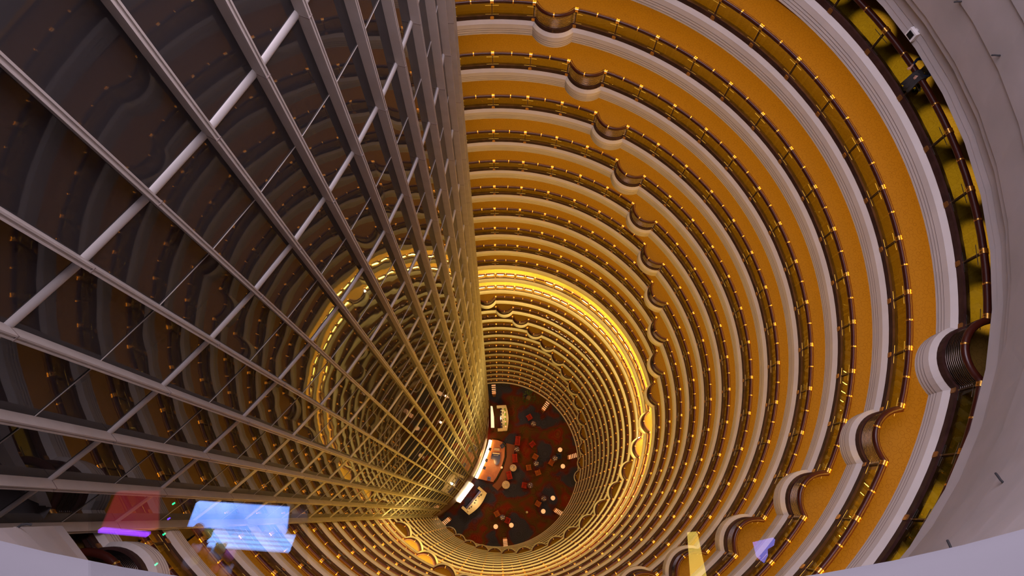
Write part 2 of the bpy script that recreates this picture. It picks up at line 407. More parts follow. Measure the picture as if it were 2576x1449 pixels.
# ------------------------------------------------------------------ grey stepped wall above the top ring, and the ledge
b = MB(); prof = [(16.0, 1.12), (13.2, 1.12), (12.92, 1.0), (12.92, 1.2), (12.9, 1.22), (12.9, 1.45), (12.87, 1.47), (12.8, 1.9), (12.72, 1.95)]
step = [2.25, 3.7, 5.2, 6.8, 8.5, 10.2, 12.0, 13.85]
def cr(z): return 12.95 - 4.27 * (z - 1.0) / 12.9
prof += [(cr(2.0) - 0.02, 2.0)]
for i, zz in enumerate(step):
    prof += [(cr(zz), zz), (cr(zz) - 0.07, zz + 0.03)] if i < len(step) - 1 else [(cr(zz), zz)]
nseg = 22; ca0, ca1 = th(-3.5), th(33.5)
nn = 37
def cut(r):
    # the grey wall and the ledge stop along the line from the last mullion
    k_ = 0.39 / 10.33; lo, hi = math.radians(-90), math.radians(-215)
    for _ in range(50):
        m_ = (lo + hi) / 2; x, y = pol(r, m_)
        if y < CAM.y + (x - CAM.x) * k_ - 0.03: lo = m_
        else: hi = m_
    return lo
vs = [(*pol(r, ca0 + (cut(r) - ca0) * i / nn), z) for r, z in prof for i in range(nn + 1)]
fs = [(k * (nn + 1) + i, k * (nn + 1) + i + 1, (k + 1) * (nn + 1) + i + 1, (k + 1) * (nn + 1) + i) for k in range(len(prof) - 1) for i in range(nn)]
b.add(vs, fs); struct('wall_upper', b, M['cone'])
b = MB(); nn = 120; prof = [(8.69, 13.82), (8.66, 13.9), (8.7, 13.95), (9.6, 14.35), (11.5, 14.5)]
vs = [(*pol(r, ca0 + (cut(r) - ca0) * i / nn), z) for r, z in prof for i in range(nn + 1)]
fs = [(k * (nn + 1) + i, k * (nn + 1) + i + 1, (k + 1) * (nn + 1) + i + 1, (k + 1) * (nn + 1) + i) for k in range(len(prof) - 1) for i in range(nn)]
b.add(vs, fs); struct('trim_1', b, mat('ledge_paint', (0.15, 0.145, 0.165), 0.6), True)

# ------------------------------------------------------------------ lobby
b = MB(); n = 96
b.add([(*pol(17.5, 2 * PI * i / n), FLOOR) for i in range(n)], [tuple(range(n))]); struct('floor', b, M['lobbycarpet'])
b = MB(); cyl(b, 15.2, FLOOR, 15.2, -27 * H - 1.98); struct('wall_lobby', b, mat('lobby_wall', (0.13, 0.06, 0.025), 0.6), True)
b = MB(); cyl(b, 15.1, FLOOR + 0.02, 15.1, FLOOR + 0.3); cyl(b, 15.1, FLOOR + 0.3, 15.2, FLOOR + 0.3); struct('baseboard_lobby', b, M['gold'])

# ------------------------------------------------------------------ lobby furniture (plan positions on the lobby floor)
def fl(u, v, z=0.0): p = at(u, v, FLOOR + z); return Vector((p.x, p.y))
M['warmtop'] = mat('lit_counter_top', (0.75, 0.62, 0.4), 0.4)
M['stagewood'] = noisy(mat('stage_wood', (0.5, 0.17, 0.04), 0.35), (0.42, 0.14, 0.03), (0.55, 0.2, 0.05), 1.5)
M['striplight'] = mat('strip_glow', (0.9, 0.8, 0.6), 0.4, emit=(1.0, 0.70, 0.34), estr=10)
M['barlight'] = mat('bar_glow', (0.9, 0.8, 0.6), 0.4, emit=(1.0, 0.78, 0.45), estr=26)
M['cloth'] = mat('table_linen', (0.6, 0.5, 0.5), 0.7)

# sconce lanterns on the columns round the floor
def sconce_parts(ang, label):
    o = thing('column_lantern', label, 'lamp', (0, 0, FLOOR), ang, 'lit lanterns round the lobby floor')
    b = MB(); b.box((12.55, 0, 1.3), (0.5, 0.55, 2.6)); b.box((12.55, 0, 2.65), (0.6, 0.65, 0.12)); build('lantern_base', b, M['foot'], o)
    b = MB(); b.box((13.52, 0, 4.4), (0.06, 0.62, 4.0)); build('back_plate', b, M['bronze'], o)
    for i in range(5):
        b = MB(); b.box((12.55 + 0.2 * i, 0, 2.95 + 0.78 * i), (0.1, 0.72, 0.3)); build('light_bar', b, M['sconce'], o)
for u, v, w_ in ((1243, 996, 'furthest lantern, beside the upper bar'), (1368, 1030, 'lantern above the blue floor patch right of the upper bar'), (1429, 1152, 'lantern between the two right-hand globe lamps'), (1390, 1279, 'lantern beside the lowest right globe lamp'), (1269, 1342, 'lantern nearest the bottom rim, below two globe lamps'), (1138, 1298, 'lantern left of the brightly lit bar end')):
    p = fl(u, v, 1.3); sconce_parts(math.atan2(p.y, p.x), 'gold ' + w_ + ', five glowing slats')

# globe lamps
def globe(u, v, r, label, mt='globe', hgt=1.3, group='round glowing globe lamps in the lobby'):
    p = fl(u, v, hgt); o = thing('globe_lamp', label, 'lamp', (p.x, p.y, FLOOR), 0, group)
    b = MB(); b.lathe([(0.26, 0), (0.26, 0.04), (0.05, 0.08), (0.035, hgt - r * 0.9)], 14); build('lamp_stand', b, M['bronze'], o, True)
    b = MB(); b.sphere((0, 0, hgt), r, 18, 10); build('globe_shade', b, M[mt], o, True)
for u, v, lab in ((1409, 1131.4, 'glowing globe lamp above the right-hand lantern by the rim'), (1416, 1173, 'glowing globe lamp below the right-hand lantern by the rim'), (1391, 1252.8, 'upper globe lamp of the lower right pair'), (1366.7, 1286.3, 'lower globe lamp of the lower right pair'), (1247, 1324.8, 'left globe lamp of the pair near the bottom rim'), (1286.4, 1321.3, 'right globe lamp of the pair near the bottom rim')):
    globe(u, v, 0.4, lab)
globe(1262, 1176, 0.2, 'small yellow globe lamp at the front edge of the orange stage', 'globe', 1.0)
globe(1325.7, 1288.6, 0.2, 'pearly unlit ball on a stand in the dark middle floor', 'pearl', 1.0, None)

# bars
def poly_between(pts, z0, z1, name, m, parent):
    b = MB(); b.prism([(p.x, p.y) for p in pts], z0, z1); return build(name, b, m, parent)
def curve_pts(a, c, bul, n=8):
    d = c - a; no = Vector((d.y, -d.x)).normalized()
    return [a + d * (i / n) + no * bul * math.sin(PI * i / n) for i in range(n + 1)]
def bar_counter(label, a, c, bul, depth, bottles):
    """front edge from a to c, working side towards the wall"""
    mid = (a + c) / 2; o = thing('bar_counter', label, 'bar counter', (0, 0, FLOOR)); d = (c - a).normalized(); no = Vector((d.y, -d.x))
    if no.dot(-mid.normalized()) < 0 and False: no = -no
    front = curve_pts(a, c, bul); back = [q - no * depth for q in (c, a)]
    poly_between(front + back, 0.1, 1.05, 'counter_body', M['darkwood'], o)
    poly_between([q + no * 0.06 for q in front] + back, 1.05, 1.12, 'counter_top', M['warmtop'], o)
    for e, s in ((a, 1), (c, -1)):
        q = [e - no * 0.05, e - no * (depth + 0.9), e - no * (depth + 0.9) + d * 0.45 * s, e - no * 0.05 + d * 0.45 * s]
        poly_between(q if s > 0 else q[::-1], 0.1, 1.1, 'end_counter', M['warmtop'], o)
    poly_between([q - no * (depth * 0.8) for q in (a + d * 0.5, c - d * 0.5)] + [q - no * (depth + 0.35) for q in (c - d * 0.5, a + d * 0.5)], 0.1, 0.85, 'work_top', M['bar'], o)
    L = (c - a).length; i = 0
    for t, off, h, r, m in bottles:
        p = a + d * (L * t) - no * off; b = MB(); b.lathe([(r, 0), (r, h * 0.62), (r * 0.4, h * 0.78), (r * 0.35, h)], 8); x = build('bottle', b, m, None, True, (p.x, p.y, FLOOR + 1.12))
        tag(x, 'bottle or glass standing on the ' + label.split(',')[0], 'bottle', 'glassware on the ' + label.split(',')[0])
    return o, no, d
random.seed(3)
bt = [(0.16 + 0.68 * i / 11, 0.16 + 0.05 * (i % 2), 0.36, 0.13, M['greenglass'] if i % 3 else M['globe']) for i in range(12)] + [(0.2 + 0.12 * (i % 6), 0.55 + 0.32 * (i // 6), 0.25, 0.11, M['ivory'] if i % 2 else M['chrome']) for i in range(12)]
barA, noA, dA = bar_counter('upper bar counter, green bottles along its curved front', fl(1275, 1083, 1.1), fl(1272, 1019, 1.1), 0.35, 0.75, bt)
bt = [(0.1 + 0.8 * i / 9, 0.5 + 0.12 * (i % 2), 0.24, 0.12, M['denim'] if i % 3 else M['ivory']) for i in range(10)]
barB, noB, dB = bar_counter('lower bar counter, plain cream top with a curved front', fl(1179, 1295, 1.1), fl(1224, 1240, 1.1), 0.45, 0.85, bt)
def back_counter(label, pts, lightmat, hgt):
    o = thing('back_counter', label, 'counter', (0, 0, FLOOR))
    poly_between(pts, 0, hgt, 'counter_body', M['darkwood'], o)
    c = sum(pts, Vector((0, 0))) / len(pts)
    poly_between([c + (p - c) * 0.92 for p in pts], hgt, hgt + 0.05, 'glowing_top', lightmat, o)
    return o
back_counter('white glowing back counter against the wall behind the upper bar', [fl(1234, 1021), fl(1239, 1022), fl(1243, 1050), fl(1244, 1080), fl(1235, 1080)], mat('counter_glow', (0.8, 0.7, 0.6), 0.4, emit=(1.0, 0.72, 0.45), estr=0.9), 1.0)
back_counter('dazzling back counter against the wall behind the lower bar', [fl(1187, 1213), fl(1194, 1219), fl(1158, 1267), fl(1148, 1263)], M['barlight'], 1.0)

# stage
o = thing('stage', 'orange lit wooden stage in front of the wall, curved dark front edge', 'stage', (0, 0, FLOOR))
st = [fl(*q) for q in ((1238, 1106), (1252, 1108), (1265, 1113), (1272, 1122), (1271, 1150), (1262, 1180), (1250, 1203), (1243, 1213), (1232, 1211), (1197, 1203), (1210, 1172), (1226, 1130))]
poly_between(st, 0, 0.4, 'stage_floor', M['stagewood'], o)
edge = [fl(*q, 0.4) for q in ((1265, 1113), (1272, 1122), (1271, 1150), (1262, 1180), (1250, 1203), (1243, 1213))]
b = MB(); b.tube([(p.x, p.y, 0.42) for p in edge], 0.14, 8); build('stage_edge', b, M['black'], o, True)
b = MB(); q1 = [fl(*q) for q in ((1273, 1115), (1296, 1120), (1290, 1165), (1272, 1212), (1252, 1234), (1238, 1222), (1252, 1206), (1265, 1180), (1274, 1150))]
o2 = thing('stage_apron', 'dull orange lower step round the front of the stage', 'step', (0, 0, FLOOR)); poly_between(q1, 0, 0.1, 'step_top', mat('apron', (0.2, 0.06, 0.03), 0.6), o2)
ls = [fl(*q) for q in ((1234, 1108), (1231, 1122), (1225, 1140), (1217, 1162), (1208, 1182), (1198, 1203))]
o3 = thing('light_trough', 'bright white strip of light along the wall behind the stage', 'light', (0, 0, FLOOR))
b = MB(); b.tube([(p.x, p.y, 0.6) for p in ls], 0.28, 8); build('light_strip', b, M['striplight'], o3, True)
b = MB(); b.tube([(p.x, p.y, 0.12) for p in ls], 0.4, 6); build('trough', b, M['bronze'], o3)
def speaker(u, v, w_, d_, h_, z, ang, label):
    p = fl(u, v, z + h_); o = thing('loudspeaker', label, 'loudspeaker', (p.x, p.y, FLOOR + z), ang, 'black boxes on and behind the stage')
    b = MB(); b.box((0, 0, h_ / 2), (w_, d_, h_)); build('cabinet', b, M['black'], o)
    b = MB(); b.box((0, -d_ / 2 - 0.01, h_ / 2), (w_ * 0.85, 0.02, h_ * 0.85)); build('grille', b, M['denim'], o)
    b = MB(); b.box((0, 0, h_ + 0.01), (w_ * 0.5, d_ * 0.4, 0.02)); build('top_handle', b, M['bronze'], o)
for u, v, lab in ((1232.6, 1129.6, 'first small black box on the light strip, level with the piano'), (1223.8, 1157.6, 'middle small black box on the light strip behind the stage'), (1218.6, 1176.8, 'lowest small black box on the light strip behind the stage')):
    speaker(u, v, 0.45, 0.5, 0.3, 0.86, math.radians(-20), lab)
speaker(1263.8, 1121.9, 0.7, 0.6, 0.4, 0.4, math.radians(35), 'black wedge speaker at the upper corner of the stage')
speaker(1230, 1204, 0.6, 0.6, 0.4, 0.4, math.radians(-10), 'black wedge speaker at the lower end of the stage')

# grand piano
p = fl(1247, 1152, 1.0); pa = math.radians(-4)
o = thing('grand_piano', 'black grand piano on the orange stage, keyboard towards the upper bar', 'piano', (p.x, p.y, FLOOR + 0.4), pa)
outline = [(-0.78, 0.55), (0.78, 0.55), (0.8, 0.1), (0.78, -0.5), (0.66, -0.95), (0.4, -1.2), (0.1, -1.22), (-0.12, -1.0), (-0.22, -0.6), (-0.42, -0.35), (-0.78, -0.25)]
b = MB(); b.prism(outline, 0.62, 0.95); build('piano_body', b, M['black'], o)
b = MB(); b.prism([(x * 1.02, y * 1.02 if y < 0.5 else 0.3) for x, y in outline], 0.95, 0.98); build('piano_lid', b, M['black'], o)
b = MB(); b.box((0, 0.72, 0.74), (1.5, 0.34, 0.1)); build('key_bed', b, M['black'], o)
b = MB(); b.box((0, 0.76, 0.8), (1.3, 0.2, 0.03)); build('keyboard', b, M['ivory'], o)
b = MB(); b.box((0, 0.42, 1.08), (0.9, 0.03, 0.22)); build('music_desk', b, M['ivory'], o)
for x, y in ((-0.65, 0.45), (0.65, 0.45), (0.3, -0.95)):
    b = MB(); b.lathe([(0.05, 0), (0.04, 0.1), (0.06, 0.62)], 8, (x, y, 0)); build('leg', b, M['black'], o)
p = fl(1250, 1131, 0.5); o = thing('piano_bench', 'grey padded bench at the keyboard of the grand piano', 'bench', (p.x, p.y, FLOOR + 0.4), pa)
b = MB(); b.box((0, 0, 0.47), (1.0, 0.42, 0.1)); build('seat', b, M['cloth'], o)
for x in (-0.42, 0.42):
    for y in (-0.15, 0.15):
        b = MB(); b.box((x, y, 0.21), (0.06, 0.06, 0.42)); build('leg', b, M['black'], o)

# tables with glasses
def table(u, v, r, m, label, ng, group='lobby tables'):
    p = fl(u, v, 0.72); o = thing('round_table', label, 'table', (p.x, p.y, FLOOR), 0, group)
    b = MB(); b.lathe([(r, 0.68), (r * 1.02, 0.7), (r, 0.72)], 24); build('tabletop', b, m, o, True)
    b = MB(); b.lathe([(r * 0.5, 0), (r * 0.45, 0.04), (0.06, 0.08), (0.06, 0.68)], 14); build('pedestal', b, M['bronze'], o, True)
    for i in range(ng):
        a = 2.4 * i; q = r * 0.75 * math.sqrt((i + 0.4) / max(1, ng)); b = MB(); b.lathe([(0.05, 0), (0.075, 0.05), (0.085, 0.16)], 8)
        x = build('glass_tumbler', b, M['ivory'] if i % 3 else M['chrome'], None, True, (p.x + q * math.cos(a), p.y + q * math.sin(a), FLOOR + 0.72))
        tag(x, 'drinking glass on ' + label, 'glass', 'glasses on ' + label)
table(1291, 1177, 0.6, M['cloth'], 'grey linen table crowded with glasses beside the stage front', 10)
table(1272.7, 1219.6, 0.68, M['cloth'], 'large pale oval table below the stage corner', 3)
for u, v, n_, lab in ((1300, 1130, 6, 'small dark table right of the piano'), (1348.7, 1166, 9, 'dark table of glasses in the middle of the floor'), (1396, 1153, 9, 'dark table between the two right globe lamps'), (1264, 1301.7, 10, 'dark table of glasses above the bottom globe lamps'), (1368, 1254, 6, 'dark table left of the lower right globe pair'), (1342, 1066, 7, 'dark table beside the red armchair near the upper bar'), (1334, 1221, 4, 'dark table left of the lower floor middle')):
    table(u, v, 0.5, M['darkwood'], lab, n_)
# armchairs and sofas
def armchair(u, v, w_, ang, m, label, cat='armchair', group='upholstered lobby seats'):
    p = fl(u, v, 0.5); base = FLOOR + (0.1 if cat == 'sofa' else 0); o = thing('armchair' if cat == 'armchair' else 'sofa', label, cat, (p.x, p.y, base), ang, group)
    b = MB(); b.box((0, 0.02, 0.27), (w_ - 0.3, 0.75, 0.3)); build('seat', b, m, o)
    b = MB(); b.box((0, 0.42, 0.45), (w_, 0.2, 0.8)); build('backrest', b, m, o)
    for s in (-1, 1):
        b = MB(); b.box((s * (w_ / 2 - 0.08), 0, 0.34), (0.16, 0.8, 0.56)); build('armrest', b, m, o)
    for sx in (-1, 1):
        for sy in (-0.3, 0.4):
            b = MB(); b.box((sx * (w_ / 2 - 0.1), sy, 0.06), (0.07, 0.07, 0.12)); build('leg', b, M['black'], o)
armchair(1294, 1153, 1.5, math.radians(-85), M['red'], 'dark red sofa in front of the piano', 'sofa')
armchair(1280, 1196, 1.4, math.radians(-75), M['red'], 'dark red sofa between the two pale tables', 'sofa')
armchair(1301, 1109, 1.6, math.radians(-95), M['red'], 'dark red sofa above the small table right of the piano', 'sofa')
for u, v, a, m, lab in ((1331, 1050, -60, 'red', 'bright red armchair near the table by the upper bar'), (1340, 1118, 40, 'red', 'lone red armchair in the upper middle of the floor'), (1331, 1176, 100, 'orangefab', 'orange armchair left of the middle table'), (1353, 1188, 200, 'orangefab', 'orange armchair below the middle table'), (1320, 1221, 80, 'red', 'red armchair beside the table left of centre'), (1251, 1292, 120, 'orangefab', 'brown armchair left of the table above the bottom globes'), (1276, 1309, 250, 'red', 'red armchair between the bottom pair of globe lamps'), (1354, 1266, 150, 'orangefab', 'brown armchair left of the lower right lamps'), (1388, 1164, 60, 'orangefab', 'brown armchair below the table at the right rim'), (1405, 1148, -90, 'navy', 'dark blue armchair beside the right-hand lantern'), (1346, 1150, 330, 'orangefab', 'tan armchair above the middle table')):
    armchair(u, v, 0.95, math.radians(a), M[m], lab)
# planter
p = fl(1330, 1000, 1); o = thing('potted_plant', 'dark green potted plant by the far rim right of the upper bar', 'plant', (p.x, p.y, FLOOR))
b = MB(); b.lathe([(0.35, 0), (0.45, 0.6), (0.4, 0.6)], 14); build('pot', b, M['bronze'], o)
b = MB()
for i in range(90):
    a = random.random() * 2 * PI; q = random.random() ** 0.5; z = 0.7 + 1.6 * random.random(); c = Vector((1.1 * q * math.cos(a), 1.1 * q * math.sin(a), z)); t = Vector((math.cos(a), math.sin(a), 0.4)).normalized() * 0.3; sd = Vector((-math.sin(a), math.cos(a), 0)) * 0.08
    b.add([c - sd * 0.3, c + t * 0.5 - sd, c + t, c + t * 0.5 + sd], [(0, 1, 2, 3)])
build('foliage', b, mat('leaf_green', (0.03, 0.07, 0.015), 0.6), o)

# ------------------------------------------------------------------ small fittings on the grey wall
def on_wall(u, v):
    """where the view line meets the sloping grey wall"""
    lo, hi = 1.0, 13.8
    for _ in range(40):
        mid = (lo + hi) / 2; p = at(u, v, mid)
        if math.hypot(p.x, p.y) > cr(mid): lo = mid
        else: hi = mid
    return at(u, v, (lo + hi) / 2)
for u, v, lab in ((2521, 141, 'grey metal hook on the sloping grey wall near the top right corner'), (2529, 1222, 'grey metal hook on the sloping grey wall at the lower right'), (2404, 1398, 'grey metal hook just above the white ledge at the right'), (2425, 4, 'grey metal hook at the top edge of the sloping wall'), (40, 1334, 'grey metal hook on the sloping wall at the left end')):
    p = on_wall(u, v); a = math.atan2(p.y, p.x); o = thing('wall_hook', lab, 'hook', p, a, 'hooks on the grey wall')
    b = MB(); b.box((-0.02, 0, 0), (0.03, 0.08, 0.12)); build('hook_plate', b, M['mull'], o)
    b = MB(); b.tube([(-0.03, 0, 0.03), (-0.12, 0.01, 0.03), (-0.17, 0.05, 0.0), (-0.19, 0.09, -0.05)], 0.02, 8); build('hook_arm', b, M['denim'], o, True)
p = at(2278, 92, 1.3); a = math.atan2(p.y, p.x)
o = thing('square_lamp_housing', 'small white square fitting with a dark centre on the lowest grey moulding', 'light fitting', (*pol(12.83, a), 1.3), a)
b = MB(); b.box((0, 0, 0), (0.16, 0.3, 0.3)); b.box((0.05, 0, 0.2), (0.06, 0.1, 0.14)); build('housing', b, M['white'], o)
b = MB(); b.box((-0.09, 0, -0.0), (0.03, 0.19, 0.19)); build('lamp_face', b, M['black'], o)

# spot lamp in the bay of the lower lit ring
p = at(1609, 1103, -13 * H - 0.5); 
o = thing('bay_lamp', 'single dazzling lamp in the bay of the lower tube-lit ring, at the right', 'lamp', (p.x, p.y, -13 * H - 1.04))
b = MB(); b.lathe([(0.14, 0), (0.14, 0.03), (0.03, 0.05), (0.03, 0.4)], 12); build('lamp_stand', b, M['bronze'], o)
b = MB(); b.sphere((0, 0, 0.5), 0.12, 14, 8); build('lamp_bulb', b, mat('bulb_glow', (1, 0.9, 0.7), 0.4, emit=(1, 0.8, 0.45), estr=120), o, True)

# ------------------------------------------------------------------ person leaning on the topmost rail
def body_mat():
    # navy clothes; bare hands past the rail and the head above the collar
    m = mat('clothed_body', (0.015, 0.03, 0.09), 0.75); n, l, b = nodes(m)
    tc = n.new('ShaderNodeTexCoord'); sp = n.new('ShaderNodeSeparateXYZ'); l.new(tc.outputs['Object'], sp.inputs[0])
    c1 = n.new('ShaderNodeMath'); c1.operation = 'LESS_THAN'; c1.inputs[1].default_value = 13.45; l.new(sp.outputs['X'], c1.inputs[0])
    c2 = n.new('ShaderNodeMath'); c2.operation = 'GREATER_THAN'; c2.inputs[1].default_value = 1.38; l.new(sp.outputs['Z'], c2.inputs[0])
    mx_ = n.new('ShaderNodeMath'); mx_.operation = 'MAXIMUM'; l.new(c1.outputs[0], mx_.inputs[0]); l.new(c2.outputs[0], mx_.inputs[1])
    mi = n.new('ShaderNodeMix'); mi.data_type = 'RGBA'; mi.inputs[6].default_value = (0.015, 0.03, 0.09, 1); mi.inputs[7].default_value = (0.5, 0.27, 0.18, 1)
    l.new(mx_.outputs[0], mi.inputs[0]); l.new(mi.outputs[2], b.inputs['Base Color']); return m
def person():
    ja = 9.86; a = th(ja); z0 = -1.04
    o = thing('person', 'person in dark blue leaning over the topmost rail behind a dark coat', 'person', (0, 0, z0), a)
    J = dict(pel=(14.02, 0, 0.93), sp=(13.94, 0, 1.1), ch=(13.76, 0, 1.27), nk=(13.64, 0, 1.39), hd=(13.55, 0, 1.5), top=(13.48, 0, 1.66),
             lh=(14.02, 0.1, 0.9), lk=(14.02, 0.12, 0.48), la=(14.12, 0.13, 0.09), lt=(13.95, 0.15, 0.04), rh=(14.02, -0.1, 0.9), rk=(13.98, -0.12, 0.48), ra=(14.2, -0.13, 0.09), rt=(14.03, -0.15, 0.04),
             ls=(13.74, 0.19, 1.33), le=(13.66, 0.33, 1.17), lw=(13.45, 0.2, 1.13), lf=(13.36, 0.16, 1.08), rs=(13.74, -0.19, 1.33), re=(13.68, -0.34, 1.17), rw=(13.46, -0.24, 1.13), rf=(13.37, -0.2, 1.08))
    rad = dict(pel=(.16, .12), sp=(.14, .11), ch=(.17, .12), nk=(.06, .06), hd=(.09, .09), top=(.075, .08), lh=(.1, .1), lk=(.06, .06), la=(.045, .045), lt=(.04, .035), rh=(.1, .1), rk=(.06, .06), ra=(.045, .045), rt=(.04, .035), ls=(.07, .07), le=(.048, .048), lw=(.034, .034), lf=(.04, .022), rs=(.07, .07), re=(.048, .048), rw=(.034, .034), rf=(.04, .022))
    E_ = [('pel', 'sp'), ('sp', 'ch'), ('ch', 'nk'), ('nk', 'hd'), ('hd', 'top'), ('pel', 'lh'), ('lh', 'lk'), ('lk', 'la'), ('la', 'lt'), ('pel', 'rh'), ('rh', 'rk'), ('rk', 'ra'), ('ra', 'rt'), ('ch', 'ls'), ('ls', 'le'), ('le', 'lw'), ('lw', 'lf'), ('ch', 'rs'), ('rs', 're'), ('re', 'rw'), ('rw', 'rf')]
    ks = list(J); vs = [J[q] for q in ks]; es = [(ks.index(x), ks.index(y)) for x, y in E_]; rs = [rad[q] for q in ks]
    for s, wq in ((1, 'lf'), (-1, 'rf')):
        w0 = Vector(J[wq])
        for i, (dy, ln, da) in enumerate(((-0.032, 0.07, 0), (-0.011, 0.08, 0), (0.011, 0.075, 0), (0.03, 0.06, 0), (-0.05 * s, 0.03, 0.03))):
            k1 = w0 + Vector((-ln * 0.5, dy, -0.005 + da)); k2 = w0 + Vector((-ln, dy * 1.1, -0.045 + da))
            n0 = len(vs); vs += [tuple(k1), tuple(k2)]; es += [(ks.index(wq), n0), (n0, n0 + 1)]; rs += [(.010, .010), (.008, .008)]
    me = bpy.data.meshes.new('body'); me.from_pydata(vs, es, []); me.update(); bo = link('body', me, o)
    bo.modifiers.new('skin', 'SKIN'); 
    for i, sv in enumerate(me.skin_vertices[0].data): sv.radius = rs[i]; sv.use_root = (i == 0)
    sb = bo.modifiers.new('sub', 'SUBSURF'); sb.levels = 1; sb.render_levels = 2; me.materials.append(body_mat())
    b = MB(); b.sphere((13.52, 0, 1.58), 0.118, 14, 9, 1.0); build('hair', b, M['hair'], o, True)
    for s in (-1, 1):
        b = MB(); b.box((14.06 + (0.08 if s < 0 else 0), s * 0.14, 0.035), (0.28, 0.1, 0.07)); build('shoe', b, M['black'], o)
    c = thing('coat', 'dark coat hung over the topmost rail beside the leaning person', 'coat', (0, 0, z0), th(ja + 0.1))
    b = MB(); pr = [(13.62, 0.55), (13.62, 1.06), (13.56, 1.145), (13.44, 1.145), (13.38, 1.06), (13.37, 0.75), (13.34, 0.5)]; nn_ = 9
    vs2 = []
    for i in range(nn_):
        y = -0.17 + 0.34 * i / (nn_ - 1)
        for r_, z_ in pr: vs2.append((r_ + 0.02 * math.sin(i * 1.9 + z_ * 5), y * (1 + 0.25 * (1.1 - z_)), z_ + (0.06 * math.sin(i * 1.3) if z_ < 0.7 else 0)))
    m_ = len(pr); b.add(vs2, [(i * m_ + q, i * m_ + q + 1, (i + 1) * m_ + q + 1, (i + 1) * m_ + q) for i in range(nn_ - 1) for q in range(m_ - 1)])
    x = build('coat_cloth', b, M['denim'], c, True); sm = x.modifiers.new('thick', 'SOLIDIFY'); sm.thickness = 0.03; sm.offset = 1
person()

# ------------------------------------------------------------------ leaning glass panes on the white ledge, and the lit deck things they mirror
PD = 1.6
def vpt(u, v, t): return CAM + (RIGHT * ((u - 1288) / FPX) + DOWN * ((v - 724.5) / FPX) + FWD) * t
def mirror(p): return p - FWD * (2 * ((p - CAM).dot(FWD) - PD))
def pane(name, u0, v0, u1, v1, label):
    b = MB(); q = [vpt(u0, v0, PD), vpt(u1, v0, PD), vpt(u1, v1, PD), vpt(u0, v1, PD)]; e = FWD * 0.01
    b.add(q + [p + e for p in q], [(0, 1, 2, 3), (7, 6, 5, 4)])
    o = struct(name, b, M['pane']); o['label'] = label; return o
pane('window_1', 222, 1236, 772, 2500, 'clear glass pane standing on the ledge, mirroring a blue screen')
pane('window_2', 1560, 1325, 1975, 2500, 'clear glass pane standing on the ledge, mirroring a yellow lamp')
def quad(name, px, t, m, parent, thick=0.04):
    q = [mirror(vpt(u, v, t)) for u, v in px]; b = MB(); e = FWD * -thick; n = len(q)
    b.add(q + [p + e for p in q], [tuple(range(n))] + [tuple(n + n - 1 - i for i in range(n))] + [(i, n + i, n + (i + 1) % n, (i + 1) % n) for i in range(n)])
    return build(name, b, m, parent)
def screen_mat():
    m = mat('screen_picture', (0.02, 0.02, 0.03), 0.3); n, l, b_ = nodes(m)
    tc = n.new('ShaderNodeTexCoord'); no = n.new('ShaderNodeTexNoise'); no.inputs['Scale'].default_value = 3.0; l.new(tc.outputs['Object'], no.inputs['Vector'])
    r = n.new('ShaderNodeValToRGB'); e = r.color_ramp.elements; e[0].position = 0.3; e[0].color = (0.02, 0.12, 0.45, 1); e[1].position = 0.7; e[1].color = (0.25, 0.4, 1.0, 1)
    l.new(no.outputs['Fac'], r.inputs['Fac']); l.new(r.outputs['Color'], b_.inputs['Emission Color']); b_.inputs['Emission Strength'].default_value = 10; return m
DT_ = 4.6
b = MB(); qq = [mirror(vpt(u, v, DT_ + 0.35)) for u, v in ((100, 1150), (2100, 1150), (2100, 1900), (100, 1900))]; b.add(qq, [(0, 1, 2, 3)]); struct('wall_deck', b, M['black'])
o = thing('display_screen', 'bright blue lit screen of the viewing deck, seen mirrored at the lower left', 'screen', (0, 0, 0))
quad('screen_face', [(492, 1266), (722, 1281), (716, 1345), (470, 1325)], DT_, screen_mat(), o)
quad('screen_case', [(484, 1258), (730, 1273), (724, 1352), (462, 1332)], DT_ + 0.06, M['black'], o)
o = thing('display_shelf', 'pale blue lit glass shelves below the mirrored blue screen', 'shelf', (0, 0, 0))
sm_ = mat('shelf_glow', (0.4, 0.6, 0.8), 0.4, emit=(0.25, 0.42, 0.95), estr=5.0)
for i in range(4):
    quad('shelf_board', [(520, 1338 + 11 * i), (738 - 4 * i, 1352 + 11 * i), (737 - 4 * i, 1359 + 11 * i), (520, 1344 + 11 * i)], DT_ + 0.02, sm_, o)
o = thing('red_sign_box', 'dark red lit sign box of the viewing deck, mirrored at the far left', 'sign', (0, 0, 0))
quad('box_face', [(290, 1240), (392, 1240), (390, 1335), (250, 1332)], DT_, mat('red_glow', (0.3, 0.03, 0.04), 0.5, emit=(0.55, 0.04, 0.05), estr=1.1), o)
quad('neon_strip', [(246, 1333), (368, 1345), (367, 1352), (246, 1341)], DT_ - 0.05, mat('violet_glow', (0.3, 0.1, 0.8), 0.5, emit=(0.3, 0.05, 1.0), estr=7), o)
for u, v, c_, lab in ((435, 1268, (0.0, 1.0, 0.35), 'upper small green indicator light, mirrored left of the blue screen'), (411, 1345, (0.0, 1.0, 0.35), 'middle small green indicator light, mirrored over a balcony'), (391, 1421, (0.0, 1.0, 0.4), 'lowest small green indicator light, mirrored over the bottom left bay'), (423, 1306, (0.15, 0.05, 1.0), 'small violet indicator light, mirrored left of the blue screen')):
    x = MB(); x.sphere(mirror(vpt(u, v, DT_)), 0.007, 10, 6); tag(build('indicator_light', x, mat('led', c_, 0.4, emit=c_, estr=14), None, True), lab, 'light', 'mirrored indicator lights')
